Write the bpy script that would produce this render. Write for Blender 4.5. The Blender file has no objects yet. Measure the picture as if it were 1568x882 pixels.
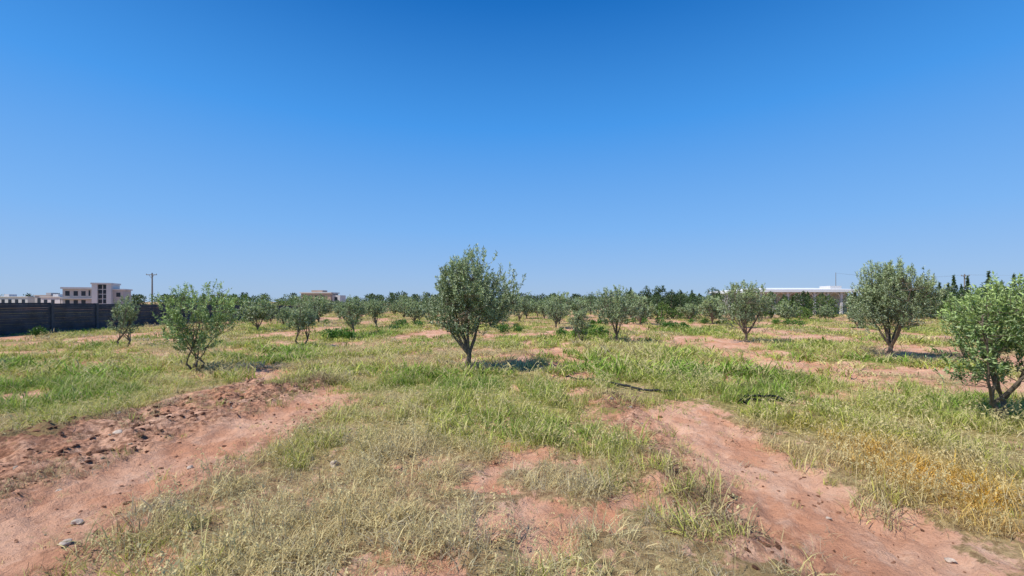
import bpy, math, numpy as np
from mathutils import Vector
R = np.random.default_rng(7)
sc = bpy.context.scene
COL = sc.collection

# ---------------------------------------------------------------- noise
TAB = np.random.default_rng(99).random((256, 256))
def vn(x, y, s=0):
    x = np.asarray(x, float) + 17.3*s + 500; y = np.asarray(y, float) + 31.7*s + 500
    xi = np.floor(x).astype(int); yi = np.floor(y).astype(int)
    fx = x-xi; fy = y-yi
    fx = fx*fx*(3-2*fx); fy = fy*fy*(3-2*fy)
    a = TAB[xi & 255, yi & 255]; b = TAB[(xi+1) & 255, yi & 255]
    c = TAB[xi & 255, (yi+1) & 255]; d = TAB[(xi+1) & 255, (yi+1) & 255]
    return (a*(1-fx)+b*fx)*(1-fy)+(c*(1-fx)+d*fx)*fy
def fbm(x, y, s=0, o=4):
    t = 0; a = .5; n = 0
    for i in range(o):
        t = t + a*vn(x*2**i, y*2**i, s+i*3); n += a; a *= .5
    return t/n
def sst(a, b, x):
    t = np.clip((x-a)/(b-a), 0, 1); return t*t*(3-2*t)
def gau(x, y, cx, cy, rx, ry):
    return np.exp(-((x-cx)/rx)**2-((y-cy)/ry)**2)

# ---------------------------------------------------------------- land fields (world metres)
def track(x, y):
    x = np.asarray(x, float); y = np.asarray(y, float)
    wob = (fbm(x*.9, y*.9, 1)-.5)*1.9+(fbm(x*4, y*4, 5, 3)-.5)*1.3
    patch = fbm(x*.42, y*.26, 9, 3)
    isl = fbm(x*2.3, y*2.0, 12, 3)
    m = np.zeros_like(x*y)
    def strip(cx, hw, soft=.25):
        return sst(-soft, soft, hw-np.abs(x-cx+wob*.6))
    a = strip(-4.1-.1*np.clip(y-6, 0, 3), 1.42)*(1-sst(7.4, 8.8, y))
    a2 = strip(-4.4, 1.1)*sst(9, 11, y)*sst(.42, .54, patch)
    b = strip(2.35-.05*y+.12, .82)*(1-sst(6.0, 7.4, y))
    b2 = strip(1.35, 1.0)*sst(8.2, 9.4, y)*(1-sst(16, 20, y))*sst(.32, .50, isl)
    c = strip(7.8, 1.5)*sst(7, 9, y)*sst(.37, .50, patch)
    d = strip(13.6, 1.5)*sst(.40, .52, patch)
    e = strip(-11.6, .95)*sst(10, 12, y)*sst(.44, .55, patch)
    f = strip(-18.5, 1.1)*sst(.42, .54, patch)
    g = strip(20, 1.4)*sst(.43, .54, patch)
    far = np.zeros_like(m)
    for q in (a2, b2, c, d, e, f, g): far = np.maximum(far, q)
    far = far*sst(.28, .48, isl)*(1-.6*sst(24, 45, y))
    m = np.maximum(np.maximum(a, b), far)
    bare = sst(.53, .67, fbm(x*2.6, y*2.6, 21, 4))*(1-sst(4.2, 6.5, y))*sst(-1.6, -.2, x)*(1-sst(2.4, 3.2, x))
    bare2 = sst(.56, .67, fbm(x*.9, y*.8, 33, 4))*sst(6, 8, y)*.85
    return np.maximum(m, np.maximum(bare*.66, bare2))
def rough_edge(x, y):
    e = sst(-.5, 0, .75-np.abs(x+5.2-.28*np.clip(y-4.5, 0, 4)*.6))*sst(1, 3, y)*(1-sst(8.4, 9.3, y))
    e2 = sst(0, .5, .6-np.abs(x-1.65))*sst(2, 3, y)*(1-sst(7, 8, y))*.8
    e3 = sst(0, .4, .5-np.abs(x+2.9))*(1-sst(6.5, 7.5, y))*.6
    return np.maximum(e, np.maximum(e2, e3))
def lush(x, y):
    n = fbm(x*.55, y*.55, 40, 4)
    L = .42+(n-.5)*1.8
    L = L+.36*gau(x, y, -.3, 7.4, 1.9, 2.0)+.55*gau(x, y, 4.2, 10.5, 2.1, 3.0)+.30*gau(x, y, 6.5, 6.0, 2.5, 1.8)
    L = L+.32*gau(x, y, -9, 8.5, 4, 4)+.6*gau(x, y, 3.4, 20, 1.6, 2)+.7*gau(x, y, 9, 24, 1.6, 1.6)+.4*gau(x, y, -7, 20, 2.5, 5)
    nc = (1-sst(3.9, 6.4, y))*sst(-3, -1.5, x)*(1-sst(3.1, 4, x))
    L = L*(1-.5*nc)-.05*nc
    return np.clip(L, 0, 1)
def H(x, y):
    x = np.asarray(x, float); y = np.asarray(y, float)
    t = track(x, y); r = rough_edge(x, y)
    near = 1-sst(14, 40, np.hypot(x, y))
    h = (fbm(x*.12, y*.12, 60, 3)-.5)*.16*sst(6, 14, np.hypot(x, y))*(1-sst(60, 120, np.hypot(x, y)))
    h = h+(fbm(x*.9, y*.9, 62, 3)-.5)*.13*near
    h = h-.06*t*near
    n9 = fbm(x*7, y*7, 64, 3)
    h = h+near*(.022+.02*t)*(n9-.5)*1.6
    h = h+near*r*(.05+.22*(fbm(x*4.5, y*4.5, 66, 4)-.42))
    h = h+near*.03*sst(.58, .8, fbm(x*11, y*11, 70, 2))
    h = h-near*t*.025*sst(.0, .06, .06-np.abs(fbm(x*1.6, y*.7, 74, 3)-.5))
    return h

# ---------------------------------------------------------------- mesh helpers
def mk(name, V, F, mats=(), mi=None, attrs=None, smooth=False, link=True):
    me = bpy.data.meshes.new(name)
    V = np.asarray(V, np.float32)
    me.vertices.add(len(V)); me.vertices.foreach_set('co', V.ravel())
    F = [np.asarray(f, np.int32) for f in F if len(f)]
    loops = np.concatenate([f.ravel() for f in F])
    tot = np.concatenate([np.full(len(f), f.shape[1], np.int32) for f in F])
    st = np.concatenate([[0], np.cumsum(tot)[:-1]]).astype(np.int32)
    me.loops.add(len(loops)); me.loops.foreach_set('vertex_index', loops)
    me.polygons.add(len(tot)); me.polygons.foreach_set('loop_start', st)
    me.polygons.foreach_set('loop_total', tot)
    if mi is not None: me.polygons.foreach_set('material_index', np.asarray(mi, np.int32))
    me.polygons.foreach_set('use_smooth', np.full(len(tot), smooth))
    for m in mats: me.materials.append(m)
    for k, a in (attrs or {}).items():
        at = me.attributes.new(k, 'FLOAT_COLOR', 'POINT')
        a = np.asarray(a, np.float32)
        c = np.ones((len(V), 4), np.float32); c[:, :a.shape[1]] = a
        at.data.foreach_set('color', c.ravel())
    me.update(calc_edges=True); me.validate()
    ob = bpy.data.objects.new(name, me)
    if link: COL.objects.link(ob)
    return ob

def tube(pts, rad, sides=6):
    pts = np.asarray(pts, float); n = len(pts)
    T = np.gradient(pts, axis=0); T /= np.linalg.norm(T, axis=1)[:, None]+1e-9
    up = np.array([.31, .22, .1]) if abs(T[:, 2]).mean() > .5 else np.array([.1, .1, 1.])
    A = np.cross(T, up); A /= np.linalg.norm(A, axis=1)[:, None]+1e-9
    B = np.cross(T, A)
    an = np.linspace(0, 2*math.pi, sides, endpoint=False)
    V = pts[:, None]+(A[:, None]*np.cos(an)[None, :, None]+B[:, None]*np.sin(an)[None, :, None])*np.asarray(rad)[:, None, None]
    i = np.arange(n-1)[:, None]*sides; j = np.arange(sides)[None]
    F = np.stack([i+j, i+(j+1) % sides, i+sides+(j+1) % sides, i+sides+j], -1).reshape(-1, 4)
    return V.reshape(-1, 3), F

class Acc:
    def __init__(s): s.V = []; s.F = []; s.M = []; s.n = 0; s.C = []
    def add(s, V, F, m=0, c=None):
        s.V.append(V); s.F.append(np.asarray(F)+s.n); s.M.append(np.full(len(F), m)); s.n += len(V)
        s.C.append(np.full((len(V), 3), .5) if c is None else c)
    def box(s, x0, x1, y0, y1, z0, z1, m=0):
        V = np.array([[x, y, z] for z in (z0, z1) for x, y in ((x0, y0), (x1, y0), (x1, y1), (x0, y1))], float)
        F = [[0, 3, 2, 1], [4, 5, 6, 7], [0, 1, 5, 4], [1, 2, 6, 5], [2, 3, 7, 6], [3, 0, 4, 7]]
        s.add(V, F, m)
    def tube(s, p, r, m=0, sides=6):
        V, F = tube(p, r, sides); s.add(V, F, m)
    def done(s, name, mats, **k):
        return mk(name, np.concatenate(s.V), [np.concatenate(s.F)], mats, np.concatenate(s.M), {'bc': np.concatenate(s.C)}, **k)

# ---------------------------------------------------------------- materials
def newmat(name):
    m = bpy.data.materials.new(name); m.use_nodes = True
    nt = m.node_tree; nt.nodes.clear()
    out = nt.nodes.new('ShaderNodeOutputMaterial')
    return m, nt, out
def N(nt, t, **k):
    n = nt.nodes.new(t)
    for a, b in k.items(): setattr(n, a, b)
    return n
def mixc(nt, f, a, b, mode='MIX'):
    n = N(nt, 'ShaderNodeMix', data_type='RGBA', blend_type=mode)
    for sock, v in ((n.inputs[0], f), (n.inputs[6], a), (n.inputs[7], b)):
        if isinstance(v, bpy.types.NodeSocket): nt.links.new(v, sock)
        elif isinstance(v, (int, float)): sock.default_value = v
        else: sock.default_value = (*v, 1)
    return n.outputs[2]
def mth(nt, op, a, b=0.0, c=0.0, clamp=False):
    n = N(nt, 'ShaderNodeMath', operation=op, use_clamp=clamp)
    for i, v in enumerate((a, b, c)):
        if isinstance(v, bpy.types.NodeSocket): nt.links.new(v, n.inputs[i])
        else: n.inputs[i].default_value = v
    return n.outputs[0]
def noise(nt, scale, detail=4, rough=.55, vec=None):
    n = N(nt, 'ShaderNodeTexNoise'); n.inputs['Scale'].default_value = scale
    n.inputs['Detail'].default_value = detail; n.inputs['Roughness'].default_value = rough
    if vec is None:
        vec = N(nt, 'ShaderNodeNewGeometry').outputs['Position']
    nt.links.new(vec, n.inputs['Vector'])
    return n.outputs['Fac']
def N_map(nt, f, a, b):
    n = N(nt, 'ShaderNodeMapRange', interpolation_type='SMOOTHSTEP')
    nt.links.new(f, n.inputs[0]); n.inputs[1].default_value = a; n.inputs[2].default_value = b
    return n.outputs[0]

def mat_plain(name, col, rough=.8, var=.25, scale=3., bump=.0):
    m, nt, out = newmat(name)
    p = N(nt, 'ShaderNodeBsdfPrincipled'); p.inputs['Roughness'].default_value = rough
    p.inputs['Specular IOR Level'].default_value = .25
    f = noise(nt, scale, 6, .65)
    f2 = noise(nt, scale*9, 4, .6)
    c = mixc(nt, N_map(nt, f, .3, .7), tuple(v*(1-var) for v in col), tuple(min(1, v*(1+var)) for v in col))
    c = mixc(nt, mth(nt, 'MULTIPLY', f2, var), c, tuple(v*.55 for v in col))
    nt.links.new(c, p.inputs['Base Color'])
    if bump:
        b = N(nt, 'ShaderNodeBump'); b.inputs['Distance'].default_value = bump
        nt.links.new(f2, b.inputs['Height']); nt.links.new(b.outputs[0], p.inputs['Normal'])
    nt.links.new(p.outputs[0], out.inputs[0]); return m

def mat_blade():
    m, nt, out = newmat('grass_blades')
    at = N(nt, 'ShaderNodeAttribute', attribute_type='INSTANCER', attribute_name='tint')
    bc = N(nt, 'ShaderNodeAttribute', attribute_type='GEOMETRY', attribute_name='bc')
    sp = N(nt, 'ShaderNodeSeparateColor'); nt.links.new(bc.outputs['Color'], sp.inputs[0])
    k = mth(nt, 'MULTIPLY_ADD', sp.outputs[0], .8, .6)
    c = N(nt, 'ShaderNodeVectorMath', operation='SCALE')
    nt.links.new(at.outputs['Color'], c.inputs[0]); nt.links.new(k, c.inputs['Scale'])
    dead = N_map(nt, sp.outputs[2], .68, .82)
    c2 = mixc(nt, mth(nt, 'MULTIPLY', dead, .7), c.outputs[0], (.68, .56, .30))
    c3 = mixc(nt, mth(nt, 'MULTIPLY', mth(nt, 'POWER', sp.outputs[1], 3.), .22), c2, (.70, .64, .30))
    d = N(nt, 'ShaderNodeBsdfPrincipled'); d.inputs['Roughness'].default_value = .6
    d.inputs['Specular IOR Level'].default_value = .2
    t = N(nt, 'ShaderNodeBsdfTranslucent'); mx = N(nt, 'ShaderNodeMixShader'); mx.inputs[0].default_value = .30
    nt.links.new(c3, d.inputs['Base Color']); nt.links.new(c3, t.inputs[0])
    nt.links.new(d.outputs[0], mx.inputs[1]); nt.links.new(t.outputs[0], mx.inputs[2])
    nt.links.new(mx.outputs[0], out.inputs[0]); return m

def mat_leaf(name, top, under, tip=(.2, .26, .1), trans=.25, rough=.45):
    m, nt, out = newmat(name)
    bc = N(nt, 'ShaderNodeAttribute', attribute_type='GEOMETRY', attribute_name='bc')
    sp = N(nt, 'ShaderNodeSeparateColor'); nt.links.new(bc.outputs['Color'], sp.inputs[0])
    g = N(nt, 'ShaderNodeNewGeometry')
    c = mixc(nt, g.outputs['Backfacing'], top, under)
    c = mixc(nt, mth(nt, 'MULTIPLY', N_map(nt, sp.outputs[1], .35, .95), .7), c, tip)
    k = mth(nt, 'MULTIPLY_ADD', sp.outputs[0], .9, .55)
    v = N(nt, 'ShaderNodeVectorMath', operation='SCALE'); nt.links.new(c, v.inputs[0]); nt.links.new(k, v.inputs['Scale'])
    d = N(nt, 'ShaderNodeBsdfPrincipled'); d.inputs['Roughness'].default_value = rough
    d.inputs['Specular IOR Level'].default_value = .45
    t = N(nt, 'ShaderNodeBsdfTranslucent'); mx = N(nt, 'ShaderNodeMixShader'); mx.inputs[0].default_value = trans
    nt.links.new(v.outputs[0], d.inputs['Base Color']); nt.links.new(v.outputs[0], t.inputs[0])
    nt.links.new(d.outputs[0], mx.inputs[1]); nt.links.new(t.outputs[0], mx.inputs[2])
    nt.links.new(mx.outputs[0], out.inputs[0]); return m

def mat_clod():
    m, nt, out = newmat('clod_stone')
    at = N(nt, 'ShaderNodeAttribute', attribute_type='INSTANCER', attribute_name='tint')
    tc = N(nt, 'ShaderNodeTexCoord')
    f = noise(nt, 5, 5, .7, tc.outputs['Object'])
    c = mixc(nt, N_map(nt, f, .3, .75), (.6, .58, .56), (1.1, 1.1, 1.1))
    c = mixc(nt, 1., at.outputs['Color'], c, 'MULTIPLY')
    p = N(nt, 'ShaderNodeBsdfPrincipled'); p.inputs['Roughness'].default_value = .95
    p.inputs['Specular IOR Level'].default_value = .15
    nt.links.new(c, p.inputs['Base Color'])
    b = N(nt, 'ShaderNodeBump'); b.inputs['Distance'].default_value = .3; b.inputs['Strength'].default_value = .6
    nt.links.new(noise(nt, 9, 5, .7, tc.outputs['Object']), b.inputs['Height']); nt.links.new(b.outputs[0], p.inputs['Normal'])
    nt.links.new(p.outputs[0], out.inputs[0]); return m

def mat_ground():
    m, nt, out = newmat('red_soil')
    a = N(nt, 'ShaderNodeAttribute', attribute_type='GEOMETRY', attribute_name='land')
    sp = N(nt, 'ShaderNodeSeparateColor'); nt.links.new(a.outputs['Color'], sp.inputs[0])
    n1 = noise(nt, 1.1, 5, .6); n2 = noise(nt, 14, 8, .65); n3 = noise(nt, 70, 6, .7); n4 = noise(nt, 4.5, 6, .65)
    dirt = mixc(nt, N_map(nt, n1, .35, .68), (.58, .285, .17), (.72, .43, .29))
    dirt = mixc(nt, mth(nt, 'MULTIPLY', N_map(nt, n4, .48, .7), .55), dirt, (.77, .52, .375))
    dirt = mixc(nt, mth(nt, 'MULTIPLY', N_map(nt, n2, .52, .72), .5), dirt, (.38, .17, .10))
    dirt = mixc(nt, mth(nt, 'MULTIPLY', N_map(nt, n3, .55, .75), .4), dirt, (.27, .13, .08))
    lit = mixc(nt, N_map(nt, n2, .35, .65), (.27, .16, .09), (.52, .37, .20))
    grn = mixc(nt, N_map(nt, n2, .35, .7), (.22, .22, .06), (.46, .43, .13))
    lit = mixc(nt, sp.outputs[1], lit, grn)
    e = mth(nt, 'ADD', sp.outputs[0], mth(nt, 'MULTIPLY', mth(nt, 'SUBTRACT', n4, .5), 1.4))
    e = mth(nt, 'ADD', e, mth(nt, 'MULTIPLY', mth(nt, 'SUBTRACT', n2, .5), 1.5))
    col = mixc(nt, N_map(nt, e, .08, .36), lit, dirt)
    col = mixc(nt, mth(nt, 'MULTIPLY', sp.outputs[2], mth(nt, 'MULTIPLY', N_map(nt, n2, .40, .60), .8)), col, (.20, .10, .06))
    p = N(nt, 'ShaderNodeBsdfPrincipled'); p.inputs['Roughness'].default_value = .97
    p.inputs['Specular IOR Level'].default_value = .1
    nt.links.new(col, p.inputs['Base Color'])
    b = N(nt, 'ShaderNodeBump'); b.inputs['Distance'].default_value = .045; b.inputs['Strength'].default_value = 1.
    h = mth(nt, 'ADD', n2, mth(nt, 'MULTIPLY', n3, .4))
    nt.links.new(h, b.inputs['Height']); nt.links.new(b.outputs[0], p.inputs['Normal'])
    nt.links.new(p.outputs[0], out.inputs[0]); return m

M_blade = mat_blade(); M_clod = mat_clod(); M_ground = mat_ground()
M_bark = mat_plain('olive_bark', (.19, .15, .11), .95, .35, 20, .01)
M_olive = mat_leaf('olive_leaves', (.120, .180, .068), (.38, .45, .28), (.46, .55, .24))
M_olive2 = mat_leaf('olive_leaves_fresh', (.14, .24, .055), (.36, .47, .21), (.50, .62, .20))
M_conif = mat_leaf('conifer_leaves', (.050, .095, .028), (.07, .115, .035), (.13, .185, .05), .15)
M_broad = mat_leaf('broad_leaves', (.09, .18, .035), (.13, .23, .05), (.32, .37, .07), .25)
M_weed = mat_leaf('weed_leaves', (.07, .17, .022), (.09, .21, .03), (.16, .33, .05), .3)
M_far = mat_leaf('far_leaves', (.075, .13, .045), (.11, .17, .07), (.15, .22, .075), .15)

# ---------------------------------------------------------------- ground
def axis(lo, hi, step, g, far0, far1):
    core = np.arange(lo, hi, step)
    def grow(start, end):
        o = []; s = step; x = start
        while x < end: s *= g; x += s; o.append(x)
        return np.array(o)
    neg = lo-grow(0, lo-far0); pos = core[-1]+grow(0, far1-hi)
    return np.concatenate([neg[::-1], core, pos])
gx = axis(-7, 7, .045, 1.04, -2500, 2500)
gy = axis(1.5, 11, .045, 1.04, -300, 3000)
X, Y = np.meshgrid(gx, gy)
Z = H(X, Y)
nx, ny = len(gx), len(gy)
idx = np.arange(nx*ny).reshape(ny, nx)
F = np.stack([idx[:-1, :-1], idx[:-1, 1:], idx[1:, 1:], idx[1:, :-1]], -1).reshape(-1, 4)
land = np.stack([track(X, Y).ravel(), lush(X, Y).ravel(), rough_edge(X, Y).ravel()], -1)
mk('ground', np.stack([X.ravel(), Y.ravel(), Z.ravel()], -1), [F], [M_ground], attrs={'land': land}, smooth=True)

# ---------------------------------------------------------------- instancing
def scatter(name, pts, rot, scl, kind, tint, sources):
    coll = bpy.data.collections.new(name+'_parts')
    for s in sources: coll.objects.link(s)
    me = bpy.data.meshes.new(name); n = len(pts)
    me.vertices.add(n); me.vertices.foreach_set('co', np.asarray(pts, np.float32).ravel())
    for nm, ty, key, v in (('rot', 'FLOAT_VECTOR', 'vector', rot), ('scl', 'FLOAT_VECTOR', 'vector', scl), ('tint', 'FLOAT_VECTOR', 'vector', tint)):
        me.attributes.new(nm, ty, 'POINT').data.foreach_set(key, np.asarray(v, np.float32).ravel())
    me.attributes.new('kind', 'INT', 'POINT').data.foreach_set('value', np.asarray(kind, np.int32))
    ob = bpy.data.objects.new(name, me); COL.objects.link(ob)
    g = bpy.data.node_groups.new(name+'_scatter', 'GeometryNodeTree')
    g.interface.new_socket('Geometry', in_out='INPUT', socket_type='NodeSocketGeometry')
    g.interface.new_socket('Geometry', in_out='OUTPUT', socket_type='NodeSocketGeometry')
    gi = g.nodes.new('NodeGroupInput'); go = g.nodes.new('NodeGroupOutput')
    ip = g.nodes.new('GeometryNodeInstanceOnPoints')
    ci = g.nodes.new('GeometryNodeCollectionInfo'); ci.inputs[0].default_value = coll
    ci.inputs['Separate Children'].default_value = True; ci.inputs['Reset Children'].default_value = True
    def na(nm, ty):
        a = g.nodes.new('GeometryNodeInputNamedAttribute'); a.data_type = ty; a.inputs[0].default_value = nm; return a.outputs[0]
    L = g.links.new
    L(gi.outputs[0], ip.inputs['Points']); L(ci.outputs[0], ip.inputs['Instance'])
    ip.inputs['Pick Instance'].default_value = True
    L(na('kind', 'INT'), ip.inputs['Instance Index'])
    L(na('rot', 'FLOAT_VECTOR'), ip.inputs['Rotation']); L(na('scl', 'FLOAT_VECTOR'), ip.inputs['Scale'])
    L(ip.outputs[0], go.inputs[0])
    md = ob.modifiers.new('scatter', 'NODES'); md.node_group = g
    return ob

def tuft(name, seed, n, rad, hmin, hmax, lean, wid, curl, flat=0, seeds=0):
    r = np.random.default_rng(seed)
    V = []; F4 = []; F3 = []; C = []
    k = 0
    for i in range(n):
        a = r.uniform(0, 6.283); q = rad*math.sqrt(r.random())
        b = np.array([math.cos(a)*q, math.sin(a)*q, -.02])
        h = r.uniform(hmin, hmax); th = r.uniform(0, 6.283)
        ln = abs(r.normal(0, lean))+.05
        if flat and r.random() < flat: ln = r.uniform(1.0, 1.5)
        d = np.array([math.cos(th), math.sin(th), 0])
        s = np.array([-d[1], d[0], 0]); tw = r.uniform(-.8, .8); s = s*math.cos(tw)+d*math.sin(tw)
        w = wid*r.uniform(.6, 1.3)
        P = []; z = b.copy(); ang = ln*.5
        for j in range(4):
            P.append(z.copy()); st = h/3
            z = z+st*(d*math.sin(min(ang, 1.7))+np.array([0, 0, 1.])*math.cos(min(ang, 1.7)))
            ang += curl*r.uniform(.3, 1.4)*.5+ln*.25
        W = [w*.8, w, w*.75]
        rv, rd = r.random(), r.random()
        for j in range(3):
            V += [P[j]-s*W[j]/2, P[j]+s*W[j]/2]; C += [[rv, j/3, rd]]*2
        V.append(P[3]); C.append([rv, 1, rd])
        F4 += [[k, k+1, k+3, k+2], [k+2, k+3, k+5, k+4]]; F3 += [[k+4, k+5, k+6]]
        k += 7
        for q in range(seeds):
            t = r.uniform(0, 1); p = P[2]*(1-t)+P[3]*t; o = r.normal(size=3); o /= np.linalg.norm(o); o[2] -= .5
            sl = r.uniform(.010, .018); o2 = np.cross(o, r.normal(size=3)); o2 /= np.linalg.norm(o2)
            V += [p, p+o*sl*.5+o2*sl*.25, p+o*sl, p+o*sl*.5-o2*sl*.25]; C += [[rv, 1, .9]]*4
            F4 += [[k, k+1, k+2, k+3]]; k += 4
    return mk(name, V, [F4, F3], [M_blade], attrs={'bc': C}, link=False)

src = []
def T_(*a, **k): src.append(tuft('grass_part_%02d' % len(src), *a, **k))
for i in range(4): T_(10+i, 18, .07, .06, .20, .45, .0045, .5, .08)       # 0-3 fine green
for i in range(4): T_(20+i, 30, .11, .05, .18, .8, .0036, .7, .4)         # 4-7 tangled dry
for i in range(2): T_(30+i, 12, .05, .05, .13, .7, .009, .7, .1)          # 8-9 broad weed
for i in range(3): T_(40+i, 34, .20, .07, .19, .5, .013, .5)              # 10-12 distant
for i in range(3): T_(50+i, 6, .07, .16, .32, .35, .0028, .6, seeds=8)    # 13-15 seed stalks
for i in range(3): T_(60+i, 14, .07, .10, .22, .42, .0080, .5)            # 16-18 mid-distance
def sample(x0, x1, y0, y1, dens):
    n = int((x1-x0)*(y1-y0)*dens)
    x = R.uniform(x0, x1, n); y = R.uniform(y0, y1, n)
    k = np.abs(x) < 1.4*np.abs(y)+4
    return x[k], y[k]
hose_lines = [np.array([(1.15, 9.3), (1.35, 8.95), (1.75, 8.6), (2.1, 8.2), (2.45, 7.8), (2.9, 7.6)]), np.array([(3.6, 6.85), (3.8, 7.05), (4.05, 7.0), (4.3, 7.1), (4.5, 6.95)])]
def hose_near(x, y):
    d = np.full(len(x), 9.)
    for P in hose_lines:
        for a, b in zip(P[:-1], P[1:]):
            for t in np.linspace(0, 1, 4):
                q = a*(1-t)+b*t; d = np.minimum(d, np.hypot(x-q[0], (y-q[1]+.20)*.6))
    return d
G = [[], [], [], [], []]
def grass_zone(x, y, far, smul, zmul=1.0, mid=False):
    t = track(x, y); L = lush(x, y); r = rough_edge(x, y)
    pn = fbm(x*3.2, y*3.2, 80, 3); n2 = fbm(x*.8, y*.8, 90, 3)
    cl = sst(.38, .62, pn)
    nc = (1-sst(4.5, 6.5, y))*sst(-3, -2, x)*(1-sst(2.6, 3.6, x))
    dens = np.clip((1-t)**1.5, 0, 1)*np.clip(.02+.75*L+cl*.85-.15+.36*nc, .04, 1)
    dens = np.maximum(dens, .025)
    dens = np.maximum(dens, r*.4*(pn > .5))
    dens = dens*(hose_near(x, y) > .11)
    k = R.random(len(x)) < dens
    x, y, t, L, r, pn, n2, cl, nc = [q[k] for q in (x, y, t, L, r, pn, n2, cl, nc)]
    n = len(x); u = R.random(n); v = R.random(n)
    wet = np.clip(L+(n2-.5)*.6+(u-.5)*.45+.06, 0, 1)
    green = np.array([.225, .37, .042]); yg = np.array([.48, .52, .10]); straw = np.array([.70, .58, .29]); grey = np.array([.52, .45, .32])
    f1 = sst(.26, .54, wet)[:, None]; f2 = sst(.56, .95, wet)[:, None]
    dry = np.where((v < .25+.35*(1-sst(3, 6, y))*(x > -.5))[:, None], grey, straw)
    c = dry*(1-f1)+yg*f1; c = c*(1-f2)+green*f2
    org = gau(x, y, 3.85, 3.9, .6, 1.7)*(R.random(n) < .9)
    c = c*(1-org[:, None])+np.array([.74, .43, .06])*org[:, None]
    dk = (r > .35) & (R.random(n) < .7*r)
    c[dk] = np.array([.26, .17, .11])
    c *= R.uniform(.66, 1.15, n)[:, None]
    kind = np.where(wet > .45, R.integers(16, 19, n) if mid else R.integers(0, 4, n), R.integers(4, 8, n))
    kind = np.where((R.random(n) < .08) & (wet > .5), R.integers(8, 10, n), kind)
    stk = (R.random(n) < .16) & (wet < .75); kind[stk] = R.integers(13, 16, stk.sum())
    c[stk] = c[stk]*.4+straw*.6
    kind[dk] = R.integers(4, 8, dk.sum())
    if far: kind = R.integers(10, 13, n)
    s = smul*(.40+.45*L+.85*cl)*R.uniform(.55, 1.4, n)*(1-.4*(t > .4))*(1+.12*nc)
    s = s*(1+.35*gau(x, y, 4.2, 10.5, 2.1, 3.0)+.9*gau(x, y, 3.4, 20, 1.6, 2)+.8*gau(x, y, 9, 24, 1.6, 1.6))
    G[0].append(np.stack([x, y, H(x, y)], -1))
    G[1].append(np.stack([R.normal(0, .15, n), R.normal(0, .15, n), R.uniform(0, 6.283, n)], -1))
    G[2].append(np.stack([s*1.15, s*1.15, s*zmul], -1)); G[3].append(kind); G[4].append(c)
grass_zone(*sample(-14, 14, 1.3, 5, 300), False, .82)
grass_zone(*sample(-14, 14, 5, 9, 160), False, 1.05, .75)
grass_zone(*sample(-26, 26, 9, 16, 52), False, 1.45, .55, True)
grass_zone(*sample(-26, 26, 9, 16, 14), True, 1.05, .6)
grass_zone(*sample(-42, 42, 16, 30, 17), True, 1.1, .62)
grass_zone(*sample(-75, 75, 30, 70, 3.5), True, 1.4, .6)
grass_zone(*sample(-6, 6, -4, 1.3, 50), False, .9)
scatter('grass', *[np.concatenate(g) for g in G], src)

# ---------------------------------------------------------------- clods, stones
def rock(name, seed, flat=.7, sub=2, amp=.35):
    import bmesh
    bm = bmesh.new(); bmesh.ops.create_icosphere(bm, subdivisions=sub, radius=1)
    V = np.array([v.co[:] for v in bm.verts]); F = np.array([[v.index for v in f.verts] for f in bm.faces]); bm.free()
    r = np.random.default_rng(seed)
    d = np.zeros(len(V))
    for _ in range(10):
        a = r.normal(size=3); a /= np.linalg.norm(a); d -= np.clip(V@a-r.uniform(.45, .8), 0, 1)*.9
    d += r.normal(0, .05*amp/.35, len(V))
    V = V*(1+d)[:, None]*np.array([1, r.uniform(.6, .95), flat])
    return V, F
rs = []
for i in range(5):
    V, F3 = rock('r', 200+i, .65, 2, .5); rs.append(mk('soil_clod_part_%d' % i, V, [F3], [M_clod], link=False, smooth=False))
n = 100000
x = R.uniform(-9, 9, n); y = R.uniform(1.4, 14, n)
t = track(x, y); r = rough_edge(x, y); pn = fbm(x*3, y*3, 120, 3)
w = .06*t+.6*r*sst(.44, .62, pn)+.26*t*sst(.50, .66, pn)+.03
k = R.random(n) < w*.6
x, y, r, t = x[k], y[k], r[k], t[k]; n = len(x)
s = .005+.017*R.random(n)**3+.050*r*R.random(n)**5+.025*R.random(n)**12
c = np.array([.49, .25, .155])*R.uniform(.5, 1.2, n)[:, None]
c[r > .5] *= .72
pale = R.random(n) < .06; c[pale] = np.array([.66, .55, .44])
scatter('soil_clods', np.stack([x, y, H(x, y)+s*.1], -1), np.stack([R.normal(0, .3, n), R.normal(0, .3, n), R.uniform(0, 6.28, n)], -1),
        np.stack([s, s, s*.8], -1), R.integers(0, 5, n), c, rs)

M_stone = mat_plain('field_stone', (.62, .50, .40), .9, .3, 12, .01)
for i, (sx, sy, sr, fl) in enumerate([(-3.37, 3.34, .05, .5), (-1.79, 4.36, .07, .6), (-4.83, 5.29, .09, .45), (-3.3, 4.42, .045, .5),
                                      (3.98, 3.72, .11, .5), (2.95, 2.9, .04, .5), (-2.9, 4.6, .03, .5), (-4.1, 3.9, .035, .5), (-1.2, 3.0, .03, .6),
                                      (2.5, 3.4, .03, .5), (-3.9, 3.1, .03, .5), (-3.0, 2.9, .04, .5)]):
    V, F3 = rock('r', 300+i, fl, 3, .12)
    o = mk('field_stone', V*sr, [F3], [M_stone], smooth=True); o.location = (sx, sy, float(H(sx, sy))+sr*.25); o.rotation_euler = (0, .1, i*1.3)

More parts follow.
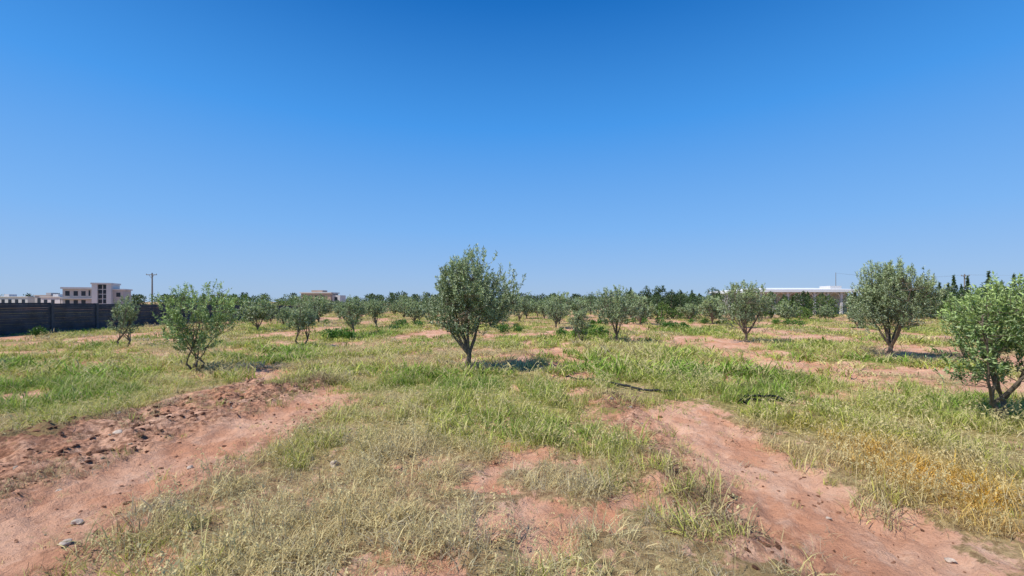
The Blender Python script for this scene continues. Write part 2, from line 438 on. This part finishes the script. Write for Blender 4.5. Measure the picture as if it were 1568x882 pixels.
# ---------------------------------------------------------------- olive trees
def leaves(P, D, L, W, r, lift=0.0):
    n = len(P)
    D = D/np.linalg.norm(D, axis=1)[:, None]
    s = np.cross(D, r.normal(size=(n, 3))); s /= np.linalg.norm(s, axis=1)[:, None]+1e-9
    nr = np.cross(D, s); flip = (nr[:, 2] < 0) & (r.random(n) < .75); s[flip] *= -1
    L = L[:, None]; W = W[:, None]
    V = np.stack([P, P+D*L*.45+s*W*.5, P+D*L, P+D*L*.45-s*W*.5], 1).reshape(-1, 3)
    F = np.arange(n*4).reshape(n, 4)
    return V, F
def olive(seed, h, w, cb, shoots, per=34, ll=.055, lw=.013, nstem=1, mat=None, twigs=True, split=0.0, lump=.34, shl=1.0, carve=-1.1):
    r = np.random.default_rng(seed); A = Acc()
    rx = w/2; rz = (h-cb)/2; cz = cb+rz
    k = np.array([rx*.99, rx*.99, rz*.92])
    lob = r.normal(size=(15, 3)); lob[:, 2] = lob[:, 2]*.8+.2; lob /= np.linalg.norm(lob, axis=1)[:, None]
    la = r.uniform(-lump*1.3, lump, 15)
    def crown(n, rmin, rmax):
        d = r.normal(size=(n, 3)); d /= np.linalg.norm(d, axis=1)[:, None]
        q = r.uniform(rmin**2.2, rmax**2.2, n)**(1/2.2)
        m = .90+(np.exp(-((1-d@lob.T)/.09))*la).sum(1)
        p = d*(q*np.clip(m, .45, 1.2))[:, None]
        p[:, 0:2] *= (1-.16*np.clip(p[:, 2:3], 0, 1))
        if split: p[:, 0] += np.sign(p[:, 0])*split*np.clip(p[:, 2]+.4, 0, 1)*.4
        return p*k+np.array([0, 0, cz])
    nodes = []
    fork = cb*.6+.03
    ntr = .022+.018*h
    stems = []
    for s in range(nstem):
        a = 6.28*s/nstem+r.uniform(0, 1); off = .05 if nstem > 1 else 0
        base = np.array([math.cos(a)*off, math.sin(a)*off, -.06])
        lean = np.array([math.cos(a), math.sin(a), 0])*(.14 if nstem > 1 else .03)
        top = base+lean+np.array([r.normal(0, .03), r.normal(0, .03), fork+.06])
        tt = np.linspace(0, 1, 7)[:, None]
        p = base*(1-tt)+top*tt+np.concatenate([r.normal(0, .008, (7, 2)), np.zeros((7, 1))], 1)
        rr = ntr/(nstem**.55)
        rad = rr*(1-.3*tt[:, 0]); rad[0] *= 1.5; rad[1] *= 1.15
        A.tube(p, rad, 0, 8); stems.append((top, rr*.7, a))
    def limb(a, b, r0, r1, bend, sd=6, n=8):
        tt = np.linspace(0, 1, n)[:, None]
        mid = np.array([0, 0, 1.])*bend*np.linalg.norm(b-a)
        out = a*(1-tt)+b*tt-mid*(tt*(1-tt))*1.2+r.normal(0, .014, (n, 3))*np.sin(tt*3.14)
        A.tube(out, np.linspace(r0, r1, n), 0, sd); return out
    prim = crown(7, .55, .8); prim[:, 2] = np.maximum(prim[:, 2], cz*.95)
    for i, q in enumerate(prim):
        top, rr, a = stems[i % nstem]
        pp = limb(top-np.array([0, 0, .03]), q, rr*.75, .008, .25)
        nodes += list(pp[2:])
    sec = crown(26, .5, .9)
    NP = np.array(nodes)
    for q in sec:
        d = np.linalg.norm(NP-q, axis=1)+np.clip(NP[:, 2]-q[2], 0, 9)*1.5
        j = NP[np.argmin(d)]
        pp = limb(j, q, .010, .004, .1, 4, 6); nodes += list(pp[2:])
    NP = np.array(nodes)
    S = crown(shoots, .22, 1.0)
    f = r.uniform(0, 6.28, 6)
    val = np.sin(S[:, 0]*4.6/rx+f[0])*np.sin(S[:, 1]*4.6/rx+f[1])+.9*np.sin(S[:, 2]*4.4/rz+f[2]+S[:, 0]*3)
    S = S[val > carve+.45*r.random(len(S))]
    out = (S-np.array([0, 0, cb+rz*.3])); out /= np.linalg.norm(out, axis=1)[:, None]
    D = out*.7+np.array([0, 0, .75])+r.normal(0, .35, S.shape); D /= np.linalg.norm(D, axis=1)[:, None]
    sl = shl*r.uniform(.12, .32, len(S))*(h/2.6)**.5
    long = r.random(len(S)) < .14; sl[long] *= 1.7
    st = S-D*sl[:, None]*.5
    if twigs:
        for a, d, l in zip(st, D, sl):
            j = NP[np.argmin(np.linalg.norm(NP-a, axis=1)+np.clip(NP[:, 2]-a[2], 0, 9))]
            tt = np.linspace(0, 1, 4)[:, None]
            p = np.concatenate([j*(1-tt)+a*tt, (a+d*l)[None]])
            V, F_ = tube(p, [.005, .004, .003, .003, .001], 3); A.add(V, F_, 0)
    ns = len(S); u = r.uniform(0, 1, (ns, per))
    P = st[:, None]+D[:, None]*sl[:, None, None]*u[..., None]
    P = P.reshape(-1, 3)+r.normal(0, .012, (ns*per, 3))
    DD = np.repeat(D, per, 0)*.65+r.normal(0, .6, (ns*per, 3)); n = len(P)
    V, F_ = leaves(P, DD, ll*r.uniform(.6, 1.25, n), lw*r.uniform(.7, 1.3, n), r)
    cl = np.repeat(r.random(ns)*.5, per)+r.random(n)*.5
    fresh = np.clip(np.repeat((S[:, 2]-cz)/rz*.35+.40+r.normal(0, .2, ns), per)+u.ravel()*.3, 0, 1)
    C = np.repeat(np.stack([cl, fresh, r.random(n)], -1), 4, 0)
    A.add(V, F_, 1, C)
    return A, [M_bark, mat or M_olive]
def plant(A_m, x, y, rz=0.0, sc=1.0, name='olive_tree'):
    A, mats = A_m
    o = A.done(name, mats); o.location = (x, y, float(H(x, y))); o.rotation_euler = (0, 0, rz); o.scale = (sc,)*3
    return o
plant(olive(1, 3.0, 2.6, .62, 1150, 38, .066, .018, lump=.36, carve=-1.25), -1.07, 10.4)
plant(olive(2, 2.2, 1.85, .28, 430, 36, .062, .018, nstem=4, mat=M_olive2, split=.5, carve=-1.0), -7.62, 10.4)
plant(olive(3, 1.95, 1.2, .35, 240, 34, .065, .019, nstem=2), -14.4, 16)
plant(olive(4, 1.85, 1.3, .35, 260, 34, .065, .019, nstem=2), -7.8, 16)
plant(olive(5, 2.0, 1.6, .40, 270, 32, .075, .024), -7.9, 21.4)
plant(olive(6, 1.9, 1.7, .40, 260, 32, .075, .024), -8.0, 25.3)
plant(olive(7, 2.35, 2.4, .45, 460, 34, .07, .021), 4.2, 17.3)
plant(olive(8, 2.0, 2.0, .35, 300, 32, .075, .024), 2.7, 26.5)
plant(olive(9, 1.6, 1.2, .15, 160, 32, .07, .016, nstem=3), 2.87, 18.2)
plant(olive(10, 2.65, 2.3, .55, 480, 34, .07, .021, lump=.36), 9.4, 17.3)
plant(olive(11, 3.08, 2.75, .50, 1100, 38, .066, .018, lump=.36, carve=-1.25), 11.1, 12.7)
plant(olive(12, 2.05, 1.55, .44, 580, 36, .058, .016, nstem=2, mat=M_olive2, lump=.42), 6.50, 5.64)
plant(olive(13, 2.3, 1.9, .5, 320, 32, .07, .02), -14.15, 10.3)
var = [olive(50+i, 1.9+.1*i, 1.9, .3, 200, 26, .11, .042, twigs=False) for i in range(4)]
vm = []
for v in var:
    o = v[0].done('olive_tree', v[1]); vm.append(o)
first = [True]*4
def dup(i, x, y, sc):
    if first[i]: o = vm[i]; first[i] = False
    else:
        o = bpy.data.objects.new('olive_tree', vm[i].data); COL.objects.link(o)
    o.location = (x, y, float(H(x, y))); o.rotation_euler = (0, 0, R.uniform(0, 6.28)); o.scale = (sc*R.uniform(1., 1.25), sc*R.uniform(1., 1.25), sc)
j = 0
for cx in (-14.6, -8.0, -1.6, 3.4, 9.2, 15.4, 21.5, 27.5, 34):
    y = 31+R.uniform(-1, 2)
    if cx == -14.6: y = 24
    if cx > 12: y = 27
    if cx == -1.6: y = 27
    while y < 70:
        if R.random() < .88 and not (cx > 8 and y > 40):
            dup(j % 4, cx+R.normal(0, .5), y, R.uniform(.65, 1.1)*(1 if y > 30 or cx < 0 else .75)); j += 1
        y += 5.0+R.uniform(-.8, .8)
for x_, y_, s_ in ((-19.5, 30, .55), (-19, 34, .7), (-18.6, 38, .7), (-19.6, 42, .8), (-13.6, 29, .6), (-17.5, 36, .8), (-16, 40, .8), (-3.5, 34, .9), (-2.2, 37, 1.), (.6, 35, .95), (-4.6, 39, 1.), (-6, 44, 1.), (-10.5, 42, 1), (-11.5, 47, 1.1), (1.4, 42, 1.1), (5.8, 38, 1.), (7, 44, 1.1), (-3, 46, 1.1)): dup(j % 4, x_, y_, s_); j += 1

# ---------------------------------------------------------------- massed trees
def mass(name, trees, mat, size=.16, per=900, seed=5):
    r = np.random.default_rng(seed); A = Acc()
    for (x, y, h, w, kind) in trees:
        n = int(per*(.6+.15*h))
        z0 = float(H(x, y))
        if kind == 'cone':
            t = r.random(n)**.8; rad = (w/2)*(1-t)**.75*(.55+.45*np.sin(t*28+r.uniform(0, 6))**2)*np.sqrt(r.random(n)); t = .04+.96*t
        elif kind == 'wisp':
            t = r.random(n); rad = (w/2)*np.sin(np.clip(t+.12, 0, 1)*3.14)**.7*(.35+.65*np.random.default_rng(int(abs(x)*77)).random(10)[(t*9).astype(int)])*r.random(n)**.6; t = .12+.88*t
        else:
            t = r.random(n); rad = (w/2)*np.sqrt(np.clip(1-(2*t-1)**2, 0, 1))*(.7+.3*np.sin(t*13+r.uniform(0, 6)))*r.random(n)**.4; t = .08+.92*t
        a = r.uniform(0, 6.28, n); lb = 1+.25*np.sin(a*3+r.uniform(0, 6))+.15*np.sin(a*5+t*9)
        P = np.stack([x+np.cos(a)*rad*lb, y+np.sin(a)*rad*lb, z0+t*h*(1+.05*np.sin(a*2))], -1)
        D = r.normal(0, .7, (n, 3))+np.array([0, 0, .5])+np.stack([np.cos(a), np.sin(a), 0*a], -1)*.4
        s = size*(.6+.1*h)
        V, F_ = leaves(P, D, s*r.uniform(.6, 1.4, n), s*.5*r.uniform(.6, 1.3, n), r)
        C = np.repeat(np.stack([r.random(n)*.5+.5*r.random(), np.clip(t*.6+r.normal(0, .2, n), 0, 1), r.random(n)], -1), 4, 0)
        A.add(V, F_, 1, C)
        k_ = min(1, h/1.2)
        A.tube([(x, y, z0-.1), (x, y, z0+h*.45), (x, y, z0+h*.9)], [(.05+.012*h)*k_**2, (.04+.005*h)*k_**2, .005], 0, 5)
    return A.done(name, [M_bark, mat])
T = []; x = 11.8
while x < 46:
    y = 42.5+R.normal(0, .8)
    kd = R.choice(['cone', 'ball', 'wisp'], p=[.08, .64, .28])
    hh = {'cone': R.uniform(2.4, 3.2), 'ball': R.uniform(2.1, 3.1), 'wisp': R.uniform(2.5, 3.5)}[kd]
    if 24.5 < x < 34: hh *= .80
    if 30.9 < x < 33.4: x += .8; continue
    T.append((x, y, hh, R.uniform(1.6, 2.8), kd)); x += R.uniform(.4, .85)
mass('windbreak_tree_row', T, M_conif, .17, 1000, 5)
mass('hedge', [(x, 40.6+R.normal(0, .4), R.uniform(.9, 2.1), R.uniform(1.4, 2.4), 'ball') for x in np.arange(11, 43, .75) if not 30.6 < x < 33.6 and R.random() < .85], M_broad, .16, 600, 6)
mass('casuarina_tree_row', [(x, 45+R.normal(0, 1), R.uniform(2.8, 4.6), R.uniform(1.2, 2.2), 'wisp') for x in np.arange(44.5, 64, .9)] +
     [(x, 43, R.uniform(1.8, 2.8), 2.2, 'ball') for x in np.arange(40, 62, 1.0)], M_conif, .17, 900, 8)
mass('garden_bushes', [(-27+R.normal(0, .5), y, R.uniform(1.8, 2.5), 1.8, 'ball') for y in np.arange(33, 62, 1.1)], M_broad, .15, 500, 9)
W_ = []
for cx, cy, n_, sx_, sy_ in ((3.3, 20.2, 9, .8, .7), (9.2, 25, 9, 1.0, .5), (3.9, 22.5, 5, .8, .6), (-7.4, 19.3, 6, .9, .8), (-16.5, 33, 8, 2., 1.5), (-22.6, 20.5, 3, .3, .4), (-6.6, 28, 6, 1., 1.), (0, 24, 4, .8, 1.), (10, 32, 6, 2, 1), (15, 33, 6, 2, 1), (-12, 30, 6, 2, 1.), (6, 30, 5, 1, 1), (20, 31, 7, 2.5, 1)):
    for _ in range(n_): W_.append((cx+R.normal(0, sx_*.6), cy+R.normal(0, sy_*.6), R.uniform(.25, .45), R.uniform(.5, .9), 'ball'))
mass('weed_clumps', W_, M_weed, .13, 420, 15)
T = []
for x in np.arange(-190, 330, 1.9):
    hh = R.uniform(1.8, 2.5) if -74 < x < -50 else R.uniform(2.8, 4.4)
    T.append((x+R.normal(0, .8), 140+R.normal(0, 8), hh, R.uniform(3.5, 6), 'ball'))
T = [t for t in T if not (-74 < t[0] < -50 and t[1] < 140)]
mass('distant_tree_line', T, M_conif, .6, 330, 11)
mass('orchard_far_rows', [(x+R.normal(0, .8), y+R.normal(0, .8), R.uniform(1.5, 1.95) if x < -20 else R.uniform(1.9, 2.7), R.uniform(2.2, 3.4), 'ball') for y in (56, 64, 72, 80, 90, 102) for x in np.arange(-30 if y < 80 else -48, 24 if y < 70 else 70, 2.5)], M_far, .24, 420, 12)

# ---------------------------------------------------------------- boundary wall
M_wall = mat_plain('dark_panel', (.060, .066, .082), .75, .3, 1.5, .004)
M_post = mat_plain('dark_post', (.085, .09, .10), .8, .2, 4)
A = Acc()
path = [(-24.6, 4.), (-24.6, 20.5), (-25.1, 31.), (-22.6, 46.)]
def wall_h(y): return 1.62-.016*max(0, y-20.5)
for (x0, y0), (x1, y1) in zip(path[:-1], path[1:]):
    L = math.hypot(x1-x0, y1-y0); nn = max(1, round(L/2.6))
    ux, uy = (x1-x0)/L, (y1-y0)/L; px, py = uy, -ux
    for i in range(nn):
        a = L*i/nn; b = L*(i+1)/nn; hh = wall_h(y0+uy*(a+b)/2)
        def obox(s0, s1, o0, o1, z0, z1, m):
            V = np.array([[x0+ux*s+px*o, y0+uy*s+py*o, z] for z in (z0, z1) for s, o in ((s0, o0), (s0, o1), (s1, o1), (s1, o0))])
            A.add(V, [[0, 3, 2, 1], [4, 5, 6, 7], [0, 1, 5, 4], [1, 2, 6, 5], [2, 3, 7, 6], [3, 0, 4, 7]], m)
        obox(a-.07, a+.07, -.09, .09, -.2, hh+.05, 1)
        nb = 6; st = hh/nb
        for q in range(nb):
            z0 = q*st-(.15 if q == 0 else 0)
            obox(a+.075, b-.075, -.03, .045+.006*(q % 2), z0+.004, (q+.62)*st, 0)
            obox(a+.075, b-.075, -.028, .018, (q+.62)*st+.003, (q+1)*st-.001, 0)
A.done('boundary_wall', [M_wall, M_post])

# ---------------------------------------------------------------- buildings
M_white = mat_plain('white_render', (.62, .60, .59), .85, .07, .4)
M_cream = mat_plain('cream_render', (.48, .44, .42), .85, .08, .4)
M_tan = mat_plain('tan_render', (.50, .37, .29), .85, .1, .4)
M_glass = mat_plain('dark_window', (.03, .04, .055), .2, .2, 1)
M_roof = mat_plain('pale_metal_roof', (.78, .79, .80), .5, .05, .3)
M_shed = mat_plain('shed_wall', (.50, .48, .45), .9, .1, .5)  # off-white wall set back behind the warehouse columns
def windows(A, xs, y, z0, z1, w, m=2):
    for x in xs:
        A.box(x-w/2, x+w/2, y-.03, y+.1, z0, z1, m)
        A.box(x-w/2-.1, x+w/2+.1, y-.14, y-.031, z0-.12, z0-.002, 0)
A = Acc(); y = 0
A.box(-6.5, -.2, y, y+8, 0, 4.9, 1)
A.box(-6.8, 0, y-.5, y+8.3, 4.9, 5.35, 0)
A.box(-.198, 1.0, y-1, y+6, 0, 6.1, 0)
A.box(1.002, 2.9, y-.4, y+6, 0, 6.0, 2)
for zz in (1.2, 2.4, 3.6, 4.8): A.box(1.01, 2.89, y-.46, y-.401, zz, zz+.14, 0)
A.box(1.9, 2.05, y-.47, y-.402, 0, 6.0, 0)
A.box(2.902, 3.9, y-1, y+6, 0, 6.1, 0)
A.box(-.4, 4.1, y-1.2, y+6.3, 6.1, 6.5, 0)
A.box(3.902, 6.2, y+.5, y+7, 0, 4.7, 1)
A.box(3.9, 6.5, y+.2, y+7.3, 4.702, 5.05, 0)
windows(A, [-5.5, -3.8, -2.2], y, 3.2, 4.4, .9); windows(A, [-.95], y, 3.2, 4.6, .4)
windows(A, [-5.5, -3.8, -2.2], y, .9, 2.2, .9); windows(A, [5.1], y+.5, 3.0, 4.1, .9)
A.box(-6.6, -.3, y-.9, y-.002, 2.45, 2.65, 0)
o = A.done('modern_villa', [M_white, M_cream, M_glass]); o.location = (-97.0, 100, 0); o.rotation_euler = (0, 0, math.radians(24)); o.scale = (.84, .7, .93)
for x0, x1, y, h, nm, m in ((-146, -136, 121, 2.9, 'low_house', M_white), (-134, -129.5, 121, 3.3, 'low_house', M_cream), (-123.5, -118.5, 113, 2.8, 'low_house', M_white), (-118.3, -112.5, 113, 2.6, 'low_house', M_cream)):
    A = Acc(); A.box(x0, x1, y, y+5, 0, h, 0); A.box(x0-.2, x1+.2, y-.2, y+5.2, h+.002, h+.25, 0)
    A.box(x0+1, x0+2.4, y+2, y+4, h+.25, h+.9, 0)
    windows(A, np.arange(x0+1.2, x1-.6, 1.9), y, 1.2, h-.6, .9); A.done(nm, [m, m, M_glass])
A = Acc(); y = 115
A.box(-56.3, -48.4, y, y+5, 0, 3.9, 1); A.box(-56.6, -48.1, y-.3, y+5.3, 3.902, 4.2, 0)
A.box(-54, -51, y+1, y+4, 4.2, 4.75, 1); A.box(-48.398, -46.3, y+1, y+5, 0, 3.4, 0)
windows(A, np.arange(-55.3, -48.9, 1.6), y, 2.1, 3.3, .9); windows(A, [-47.4], y+1, 1.9, 2.9, .8)
A.done('tan_house', [M_white, M_tan, M_glass])
A = Acc(); y = 55; x0, x1 = 31.6, 44.0
A.box(x0, x1, y+1.6, y+13, 0, 2.9, 1)
for i, xx in enumerate(np.linspace(x0+.2, x1-.2, 8)):
    A.box(xx-.13, xx+.13, y, y+.25, 0, 2.85, 0)
    if i < 7:
        w = (x1-x0-.4)/7; tt = np.linspace(0, math.pi, 9)
        A.tube(np.stack([xx+w/2+np.cos(tt)*w*.46, 0*tt+y+.12, 2.1+np.sin(tt)*.7], -1), [.07]*9, 0, 5)
A.box(x0+5, x0+8, y+1.3, y+1.59, 0, 2.3, 3)
V = np.array([[x0-.4, y-.4, 2.87], [x1+.4, y-.4, 2.87], [x1+.4, y+13.4, 2.87], [x0-.4, y+13.4, 2.87],
              [x0-.4, y-.4, 3.22], [x1+.4, y-.4, 3.22], [x1+.4, y+13.4, 3.22], [x0-.4, y+13.4, 3.22], [x0+2.5, y+6.5, 3.62], [x1-1, y+6.5, 3.62]])
A.add(V[:8], [[0, 3, 2, 1], [0, 1, 5, 4], [1, 2, 6, 5], [2, 3, 7, 6], [3, 0, 4, 7]], 2)
A.add(V[[4, 5, 6, 7, 8, 9]], [[0, 1, 5, 4], [2, 3, 4, 5]], 2)
A.add(V[[4, 7, 8, 8]], [[0, 1, 2, 3]], 2); A.add(V[[5, 6, 9, 9]], [[0, 1, 2, 3]], 2)
A.box(x0+10.5, x0+12, y+2, y+4, 3.2, 3.75, 0)
A.done('white_warehouse', [M_white, M_shed, M_roof, M_cream])

# ---------------------------------------------------------------- poles
M_wood = mat_plain('pole_wood', (.24, .22, .20), .9, .2, 2)
def pole(x, y, h, arm=1.3, name='utility_pole', r=1.):
    A = Acc(); A.tube([(x, y, -.3), (x, y, h*.5), (x, y, h)], [.16*r, .13*r, .10*r], 0, 8)
    A.box(x-arm, x+arm, y-.19, y-.11, h-.42, h-.30, 0); A.tube([(x-arm*.5, y-.15, h-.38), (x, y-.12, h-1.0)], [.03, .03], 0, 4); A.tube([(x+arm*.5, y-.15, h-.38), (x, y-.12, h-1.0)], [.03, .03], 0, 4)
    for q in (-arm*.92, 0, arm*.92): A.tube([(x+q, y-.15, h-.30), (x+q, y-.15, h-.12)], [.05, .03], 0, 6)
    return A.done(name, [M_wood])
pole(-66.8, 80, 7.0, 1.0); pole(84, 80, 6.8, .8, r=.8)
A = Acc(); A.tube([(52.6, 70, 0), (52.6, 70, 6.4)], [.06, .04], 0, 5); A.done('antenna_mast', [M_wood])
A = Acc()
def wire(a, b, sag, r=.007):
    t = np.linspace(0, 1, 16)[:, None]; p = np.array(a)*(1-t)+np.array(b)*t; p[:, 2] -= 4*sag*(t*(1-t))[:, 0]
    A.tube(p, [r]*16, 0, 3)
for q in (-.7, .7):
    wire((84+q, 79.85, 6.65), (52.6, 70, 6.3), .6); wire((84+q, 79.85, 6.65), (100, 60, 6.8), .6)
A.done('power_lines', [M_wood])

# ---------------------------------------------------------------- irrigation hose
M_hose = mat_plain('black_hose', (.012, .013, .015), .6, .2, 5)
def hose(pts, r=.02, lift=0.0):
    A = Acc(); pts = np.array(pts, float); t = np.linspace(0, len(pts)-1, 60)
    x = np.interp(t, range(len(pts)), pts[:, 0]); y = np.interp(t, range(len(pts)), pts[:, 1])
    x = np.convolve(np.pad(x, 3, 'edge'), np.ones(7)/7, 'valid'); y = np.convolve(np.pad(y, 3, 'edge'), np.ones(7)/7, 'valid')
    z = H(x, y); z = np.maximum(z, np.convolve(np.pad(z, 5, 'edge'), np.ones(11)/11, 'valid'))+r+.01+lift*np.sin(t/t[-1]*math.pi)
    A.tube(np.stack([x, y, z], -1), [r]*60, 0, 7); A.done('irrigation_hose', [M_hose])
hose(hose_lines[0], .021, .02)
hose(hose_lines[1], .020, .045)
hose(hose_lines[1]+np.array([.05, -.05]), .016, .01)

# ---------------------------------------------------------------- light, sky, camera
sd = Vector((-.87, -.42, 0)).normalized(); el = math.radians(54)
dirn = Vector((sd.x*math.cos(el), sd.y*math.cos(el), math.sin(el)))
sun = bpy.data.lights.new('sun', 'SUN'); sun.energy = 5.0; sun.angle = math.radians(.5); sun.color = (1, .955, .87)
so = bpy.data.objects.new('sun', sun); COL.objects.link(so); so.rotation_euler = dirn.to_track_quat('Z', 'Y').to_euler()
w = bpy.data.worlds.new('World'); sc.world = w; w.use_nodes = True
nt = w.node_tree; nt.nodes.clear()
sky = nt.nodes.new('ShaderNodeTexSky'); sky.sky_type = 'NISHITA'; sky.sun_disc = False
sky.sun_elevation = el; sky.sun_rotation = math.atan2(sd.x, sd.y); sky.air_density = 1.0; sky.dust_density = .3; sky.ozone_density = 2.5
tc = nt.nodes.new('ShaderNodeTexCoord'); sx = nt.nodes.new('ShaderNodeSeparateXYZ'); nt.links.new(tc.outputs['Generated'], sx.inputs[0])
rp = nt.nodes.new('ShaderNodeValToRGB'); nt.links.new(sx.outputs[2], rp.inputs[0])
stops = [(0, (.35, .51, .75)), (.06, (.29, .49, .82)), (.16, (.19, .45, .89)), (.37, (.055, .32, .85)), (.57, (.002, .155, .56)), (.9, (.002, .09, .36))]
e = rp.color_ramp.elements
e[0].position, e[0].color = stops[0][0], (*[v*8 for v in stops[0][1]], 1)
e[1].position, e[1].color = stops[-1][0], (*[v*8 for v in stops[-1][1]], 1)
for p_, c_ in stops[1:-1]:
    q = e.new(p_); q.color = (*[v*8 for v in c_], 1)
mx = nt.nodes.new('ShaderNodeMix'); mx.data_type = 'RGBA'; mx.inputs[0].default_value = .9
nt.links.new(sky.outputs[0], mx.inputs[6]); nt.links.new(rp.outputs[0], mx.inputs[7])
bg = nt.nodes.new('ShaderNodeBackground'); bg.inputs[1].default_value = .126
ow = nt.nodes.new('ShaderNodeOutputWorld')
nt.links.new(mx.outputs[2], bg.inputs[0]); nt.links.new(bg.outputs[0], ow.inputs[0])
cam = bpy.data.cameras.new('camera'); co = bpy.data.objects.new('camera', cam); COL.objects.link(co)
cam.sensor_width = 36; cam.lens = 15.15; cam.clip_end = 5000; cam.shift_y = .0134
co.location = (0, 0, 1.65); co.rotation_euler = (math.radians(90), 0, 0)
sc.camera = co
sc.view_settings.view_transform = 'Standard'; sc.view_settings.look = 'None'; sc.view_settings.exposure = 0
